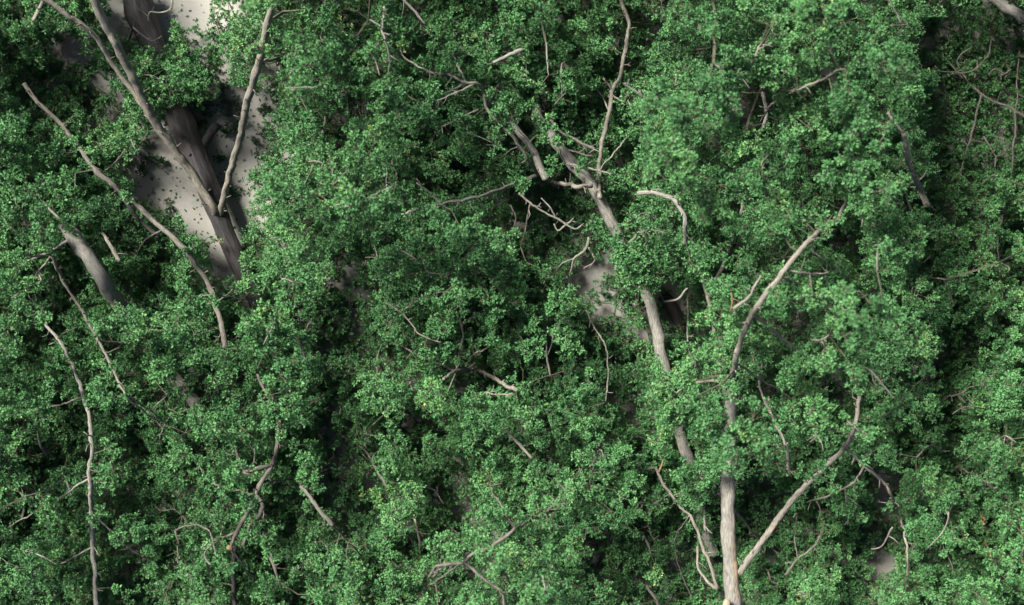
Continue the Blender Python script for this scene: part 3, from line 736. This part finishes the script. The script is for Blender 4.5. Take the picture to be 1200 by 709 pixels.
# ------------------------------------------------------------------ build every tree
n_leaf = 0
def build_tree(ti, T):
    global n_leaf
    base = to_world(np.array(T['strokes'][0]['line'][0]))
    root = thing(T['name'], T['label'], T['cat'], (base[0], base[1], 0.0), 'leafy branches piled on the board')
    hue = rng.uniform(-.05, .06)
    for si, s in enumerate(T['strokes']):
        ln = s['line']
        P = to_world(ln)
        R = np.linspace(s['r0'], s['r1'], len(ln)) * (0.00090 if s['r0'] > 8 else 0.00072 if s['vis'] else 0.00045)
        mat = s.get('mat', T['mat'])
        if s.get('special') == 'ridge':
            sides = 16
            poly = np.array([(1, -.12), (.86, .12), (.20, .66), (.06, .70), (-.55, .42), (-1, -.1), (-.6, -.7), (0, -.85), (.6, -.7)])
            sides = 40; prof = []
            for t in np.linspace(0, 2 * np.pi, sides, endpoint=False):
                d = np.array([math.cos(t), math.sin(t)]); best = 0.0
                for q in range(len(poly)):
                    e0, e1 = poly[q], poly[(q + 1) % len(poly)]; m2 = np.array([d, e0 - e1]).T
                    if abs(np.linalg.det(m2)) > 1e-9:
                        rr, uu = np.linalg.solve(m2, e0)
                        if rr > 0 and -1e-6 <= uu <= 1 + 1e-6: best = max(best, rr)
                prof.append(best)
            # flattened, with one sharp ridge along the top
            P = smooth_line(P, 0.006)
            R = np.interp(np.linspace(0, 1, len(P)), [0, .35, .6, .66, .8, 1], [.0165, .0175, .0150, .0122, .0118, .0105])
            V, F, bk, scv = tube(P, R, sides, 0.022, prof, [(.71, .735)], 3, streak=420)
        else:
            big = s['r0'] > 4
            V, F, bk, scv = tube(P, R, 14 if big else 8, 0.09 if big else 0.16, None, s.get('scars', ()), s.get('knots', 1))
        if s['vis'] and s['r0'] < 8 and len(P) > 5 and s['part'] not in ('cut_end', 'dead_twig'):
            k = 0.006 + rng.uniform(0, .012); al = np.concatenate([[0], np.cumsum(np.linalg.norm(np.diff(P, axis=0), axis=1))])
            while k < al[-1]:
                i = min(len(P) - 2, int(np.searchsorted(al, k)))
                t = norm(P[i + 1] - P[i - 1]); dv = norm(np.cross(t, norm(rng.normal(size=3))) + t * rng.uniform(.1, .9) + np.array([0, 0, .2]))
                L = rng.uniform(.004, .018); rr = min(R[i] * .5, rng.uniform(.0004, .0008))
                q1 = P[i] + dv * L * .5; q2 = q1 + norm(dv + rng.normal(0, .4, 3)) * L * .5
                v, f, b2, s2 = tube(np.array([P[i], q1, q2]), np.array([rr * 1.3, rr, rr * .7]), 5, .1)
                F += [x + len(V) for x in f]; V = np.vstack([V, v]); bk = np.vstack([bk, b2]); scv = np.concatenate([scv, s2])
                if rng.uniform() < .35:
                    q3 = q1 + norm(dv + rng.normal(0, .8, 3)) * L * .45
                    v, f, b2, s2 = tube(np.array([q1, (q1 + q3) / 2, q3]), np.array([rr * .9, rr * .8, rr * .6]), 4, .1)
                    F += [x + len(V) for x in f]; V = np.vstack([V, v]); bk = np.vstack([bk, b2]); scv = np.concatenate([scv, s2])
                k += rng.uniform(.008, .030)
        o = link_mesh(s['part'], V, F, mat, root, [('bk', 'FLOAT_VECTOR', bk), ('scar', 'FLOAT', scv)], smooth=True)
        if s.get('special'): o.data.set_sharp_from_angle(angle=math.radians(22))
        mine = [c for c in range(len(CP)) if src[c] == (ti, si)]
        if not mine: continue
        mine = np.array(mine)
        Wc = to_world(CP[mine]); Wp = to_world(NP[par[mine]])
        # fine twigs
        mid = (Wc + Wp) / 2 + rng.normal(0, .0035, Wc.shape); mid[:, 2] += np.linalg.norm(Wc - Wp, axis=1) * .08
        r1 = np.clip(0.00048 * desc[mine] ** .40, .00048, .0018)
        sv1, sf1 = stems(Wp, mid, r1 * 1.15, r1); sv2, sf2 = stems(mid, Wc, r1, r1 * .75)
        TV, TF = [sv1, sv2], [sf1, sf2 + len(sv1)]
        cnt = len(sv1) + len(sv2)
        # tufts of leaves
        pos, axis, scale, tint = [], [], [], []
        for q, c in enumerate(mine):
            rad = cl[c, 3] * 0.001; lay = int(cl[c, 4])
            nt = int({0: 52, 1: 36, 2: 30, 3: 28, 4: 30}[lay] * (cl[c, 3] / 16) ** 2)
            nsub = rng.integers(5, 8)
            sub = norm(rng.normal(size=(nsub, 3)) + np.array([0, 0, .45])) * rad * rng.uniform(.4, 1.02, (nsub, 1))
            w = rng.integers(0, nsub, nt)
            dirs = norm(rng.normal(size=(nt, 3)) + np.array([0, 0, .35]))
            p = sub[w] + dirs * rad * rng.uniform(.15, .46, (nt, 1))
            out = norm(Wc[q] - Wp[q] + 1e-6)
            p += out * (p @ out)[:, None] * rng.uniform(.2, .75)
            pos.append(Wc[q] + p)
            axis.append(norm(dirs + p / rad * .5 + np.array([0, 0, .35])))
            scale.append(rng.uniform(.8, 1.2, nt))
            t0 = 0.47 + hue + rng.normal(0, .14)
            t0 = min(t0, .74)
            tint.append(np.clip(t0 + rng.normal(0, .09, nt), 0.02, .97))
            a = np.repeat(Wc[q][None], nsub, 0); bsub = Wc[q] + sub
            v, f = stems(a, bsub, np.full(nsub, .00045), np.full(nsub, .00035))
            TV.append(v); TF.append(f + cnt); cnt += len(v)
            v, f = stems(bsub[w], pos[-1], np.full(nt, .00032), np.full(nt, .00022))
            TV.append(v); TF.append(f + cnt); cnt += len(v)
        pos = np.vstack(pos); axis = np.vstack(axis); scale = np.concatenate(scale); tint = np.concatenate(tint)
        pos[:, 2] = np.maximum(pos[:, 2], .004)
        V, F, K = place_tufts(pos, axis, scale, tint)
        V[:, 2] = np.maximum(V[:, 2], .0012)
        n_leaf += len(F) // 2
        link_mesh('foliage', V, [F], LEAF, o, [('tint', 'FLOAT', K)])
        TVv = np.vstack(TV); TFf = np.concatenate(TF)
        TVv[:, 2] = np.maximum(TVv[:, 2], .0015)
        bkc = TVv * 300
        tw = link_mesh('fine_twig', TVv, [TFf], TWIG, o, [('bk', 'FLOAT_VECTOR', bkc), ('scar', 'FLOAT', np.zeros(len(TVv)))])
        tw['kind'] = 'stuff'
    # dry bare twigs poking out between the leaves
    own = [c for c in range(len(CP)) if src[c] is not None and src[c][0] == ti and cl[c, 4] == 0
           and -10 < CP[c, 0] < 1210 and -10 < CP[c, 1] < 720]
    own = [c for c in own if not (CP[c, 0] > 1085 and CP[c, 1] < 260)]
    pick = rng.permutation(len(own))[:len(own) // 17]
    for q in pick:
        c = own[q]
        A = NP[par[c]] * .6 + CP[c] * .4
        dv = rng.normal(size=2); dv /= np.linalg.norm(dv); L = rng.uniform(16, 44)
        pts = [A, CP[c] + [0, 0, rng.uniform(0, 8)], CP[c] + [dv[0] * L * .5, dv[1] * L * .5, rng.uniform(4, 14)],
               CP[c] + [dv[0] * L + rng.normal(0, 5), dv[1] * L + rng.normal(0, 5), rng.uniform(0, 12)]]
        P = to_world(smooth_line(np.array(pts), 3.5)); R = np.linspace(rng.uniform(.7, 1.25), .5, len(P)) * .001
        V, F, bk, scv = tube(P, R, 6, .16)
        for _ in range(rng.integers(1, 4)):
            i = rng.integers(len(P) // 3, len(P)); d3 = norm(rng.normal(size=3) + np.array([0, 0, .3])); l3 = rng.uniform(.006, .018)
            q1 = P[i] + d3 * l3 * .5; q2 = q1 + norm(d3 + rng.normal(0, .4, 3)) * l3 * .5
            v, f, b2, s2 = tube(np.array([P[i], q1, q2]), np.array([.0006, .0005, .0004]), 5, .1)
            F += [x + len(V) for x in f]; V = np.vstack([V, v]); bk = np.vstack([bk, b2]); scv = np.concatenate([scv, s2])
        link_mesh('dry_twig', V, F, BARK if rng.uniform() < .7 else PALE, root, [('bk', 'FLOAT_VECTOR', bk), ('scar', 'FLOAT', scv)], smooth=True)
    return root

ROOTS = [build_tree(i, T) for i, T in enumerate(TREES)]
print('leaves', n_leaf)

# the snapped side stub, peg and peg hole on the dark trunk
dt = ROOTS[0]
def add_rod(name, pts, r0, r1, mat, parent, sides=10, scars=(), rough=.1):
    P = to_world(smooth_line(np.array(pts, float), 3.0))
    V, F, bk, scv = tube(P, np.linspace(r0, r1, len(P)) * .001, sides, rough, None, scars, 1)
    return link_mesh(name, V, F, mat, parent, [('bk', 'FLOAT_VECTOR', bk), ('scar', 'FLOAT', scv)], True)
add_rod('broken_stub', [(234, 178, 30), (244, 162, 32), (256, 146, 34)], 6, 4.6, DARK, dt)
add_rod('knot', [(222, 181, 40), (222.3, 181, 49)], 2.6, 1.8, DARK, dt, 10)

# ------------------------------------------------------------------ loose things on the board
def single(name, label, cat, pts, r0, r1, mat, scars=(), group=None):
    o = add_rod(name, pts, r0, r1, mat, None, 12, scars)
    o['label'] = label; o['category'] = cat
    if group: o['group'] = group
    return o
single('wood_stick', 'dark brown stick with an orange streak lying on the board behind the grey weathered trunk', 'stick',
       [(776, 346, 9), (790, 364, 9), (803, 386, 9), (816, 408, 9)], 8.5, 7.5, DARK, [(.45, .8)])
single('wood_stick', 'thin dark brown stick on the shaded board left of the grey weathered trunk', 'stick',
       [(716, 432, 7), (738, 444, 7), (764, 455, 7)], 5.5, 5, DARK)

def sprig(px, py, r, label):
    n = int(7 + r * r * .16)
    a = rng.uniform(0, 6.28, n); q = np.sqrt(rng.uniform(0, 1, n)) * r
    el = rng.uniform(.5, 1.0); ro = rng.uniform(0, 3.1)
    x = q * np.cos(a); y = q * np.sin(a) * el
    x, y = x * math.cos(ro) - y * math.sin(ro), x * math.sin(ro) + y * math.cos(ro)
    pos = to_world(np.column_stack([px + x, py + y, rng.uniform(4, 10, n)]))
    V, F, K = place_tufts(pos, norm(rng.normal(size=(n, 3)) + np.array([0, 0, .6])), rng.uniform(.75, 1.1, n), rng.uniform(.2, .8, n))
    V[:, 2] = np.maximum(V[:, 2], .0008)
    c = to_world(np.array([px, py, 0.0]))
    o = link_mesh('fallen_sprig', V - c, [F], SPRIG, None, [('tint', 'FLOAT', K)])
    o.location = c
    o['label'] = label; o['category'] = 'sprig'; o['group'] = 'fallen leaf sprigs on the beige board'
    cc = np.repeat((c + np.array([0, 0, .004]))[None], n, 0)
    v, f = stems(cc, pos, np.full(n, .0006), np.full(n, .0004))
    t = link_mesh('twig', v - c, [f], BARK, None, [('bk', 'FLOAT_VECTOR', v * 300), ('scar', 'FLOAT', np.zeros(len(v)))])
    t.parent = o
    return o

SPR = [(247, 78, 14), (243, 112, 10), (262, 100, 8), (268, 122, 16), (246, 60, 9), (243, 128, 10), (275, 92, 7), (262, 155, 7), (272, 152, 10),
       (258, 186, 7), (302, 180, 6), (312, 152, 11), (310, 128, 9), (300, 165, 7), (275, 222, 9), (240, 88, 8), (283, 140, 8), (318, 104, 8),
       (178, 186, 10), (166, 198, 9), (190, 190, 6), (172, 168, 7), (196, 240, 7), (298, 205, 6), (252, 40, 7), (236, 145, 7),
       (158, 176, 6), (145, 185, 7), (318, 176, 8), (324, 115, 9), (90, 95, 12), (105, 80, 12), (105, 120, 13), (88, 130, 13),
       (710, 345, 6), (724, 380, 9), (728, 402, 10), (705, 395, 8), (392, 560, 6), (412, 575, 6), (1040, 640, 5), (1046, 580, 5)]
for (x, y, r) in SPR:
    where = ('in the deep shade at upper left' if x < 130 else
             'left of the pale limbs of the dark trunk' if x < 200 else
             'right beside the forked dark trunk' if x < 260 else
             'touching the straight limb of the dark trunk' if x < 295 else
             'between the straight limb and the tall crown' if x < 340 else
             'in the dark lower gap' if x < 500 else 'beside the weathered grey trunk' if x < 800 else 'in the opening at lower right')
    size = 'tiny' if r < 8 else 'small' if r < 11 else 'large'
    sprig(x, y, r, f'{size} dark green fallen sprig {where}')

# crumbs of leaf scattered on the board
n = 900
cx = rng.uniform(-20, 1220, n); cy = rng.uniform(-20, 730, n)
cx = np.concatenate([cx, rng.uniform(140, 330, 620)]); cy = np.concatenate([cy, rng.uniform(0, 300, 620)])
pos = to_world(np.column_stack([cx, cy, np.full(len(cx), .8)]))
m = len(pos); aa = rng.uniform(0, 6.28, m); ln = rng.uniform(.0012, .0026, m)
dx = np.stack([np.cos(aa), np.sin(aa), 0 * aa], 1); dy = np.stack([-np.sin(aa), np.cos(aa), 0 * aa], 1)
V = np.stack([pos - dx * ln[:, None], pos + dy * ln[:, None] * .45 + [0, 0, .0007], pos + dx * ln[:, None], pos - dy * ln[:, None] * .45], 1).reshape(-1, 3)
o = np.arange(m)[:, None] * 4
F = np.concatenate([o + [[0, 2, 1]], o + [[0, 3, 2]]])
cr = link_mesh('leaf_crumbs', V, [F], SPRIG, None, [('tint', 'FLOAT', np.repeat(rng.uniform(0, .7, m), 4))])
cr['kind'] = 'stuff'; cr['label'] = 'tiny crumbs of dark leaf scattered over the beige board'; cr['category'] = 'leaf crumbs'

# ------------------------------------------------------------------ the board underneath
gv = np.array([[-40, -40, 0], [40, -40, 0], [40, 40, 0], [-40, 40, 0]], float)
gr = link_mesh('ground', gv, [np.array([[0, 1, 2, 3]])], board_material())
gr['kind'] = 'structure'; gr['label'] = 'flat beige board under the branches'; gr['category'] = 'ground'

# ------------------------------------------------------------------ light
ELEV, AZ = math.radians(47), math.radians(138)      # AZ: direction the light comes from, counted from +X towards +Y
w = bpy.data.worlds.new('World'); sc.world = w; w.use_nodes = True
bg = w.node_tree.nodes['Background']
sky = w.node_tree.nodes.new('ShaderNodeTexSky'); sky.sky_type = 'NISHITA'; sky.sun_disc = False
sky.sun_elevation = ELEV; sky.sun_rotation = math.pi / 2 - AZ
sky.air_density = 0.6; sky.dust_density = 1.2; sky.ozone_density = 0.0
w.node_tree.links.new(sky.outputs[0], bg.inputs[0]); bg.inputs[1].default_value = 0.05
sd = bpy.data.lights.new('sun', 'SUN'); sd.energy = 5.0; sd.angle = math.radians(19); sd.color = (1.0, .975, .915)
so = bpy.data.objects.new('sun', sd); C.objects.link(so)
dvec = mathutils.Vector((math.cos(ELEV) * math.cos(AZ), math.cos(ELEV) * math.sin(AZ), math.sin(ELEV)))
so.rotation_euler = dvec.to_track_quat('Z', 'Y').to_euler()
so.location = (0, 0, 3)

# ------------------------------------------------------------------ camera
cd = bpy.data.cameras.new('camera'); cam = bpy.data.objects.new('camera', cd); C.objects.link(cam)
cam.location = (0, 0, CAM_H)
cd.sensor_width = 36; cd.lens = 36 * (CAM_H - REF) / 1.2
cd.clip_start = .01; cd.clip_end = 200
cd.dof.use_dof = True; cd.dof.focus_distance = CAM_H - .13; cd.dof.aperture_fstop = 4.8
sc.camera = cam
sc.view_settings.view_transform = 'Standard'; sc.view_settings.look = 'None'
sc.view_settings.exposure = 1.8; sc.view_settings.gamma = 1
sc.render.resolution_x = 1024; sc.render.resolution_y = 605
sc.cycles.max_bounces = 6; sc.cycles.diffuse_bounces = 2; sc.cycles.glossy_bounces = 2; sc.cycles.transmission_bounces = 3
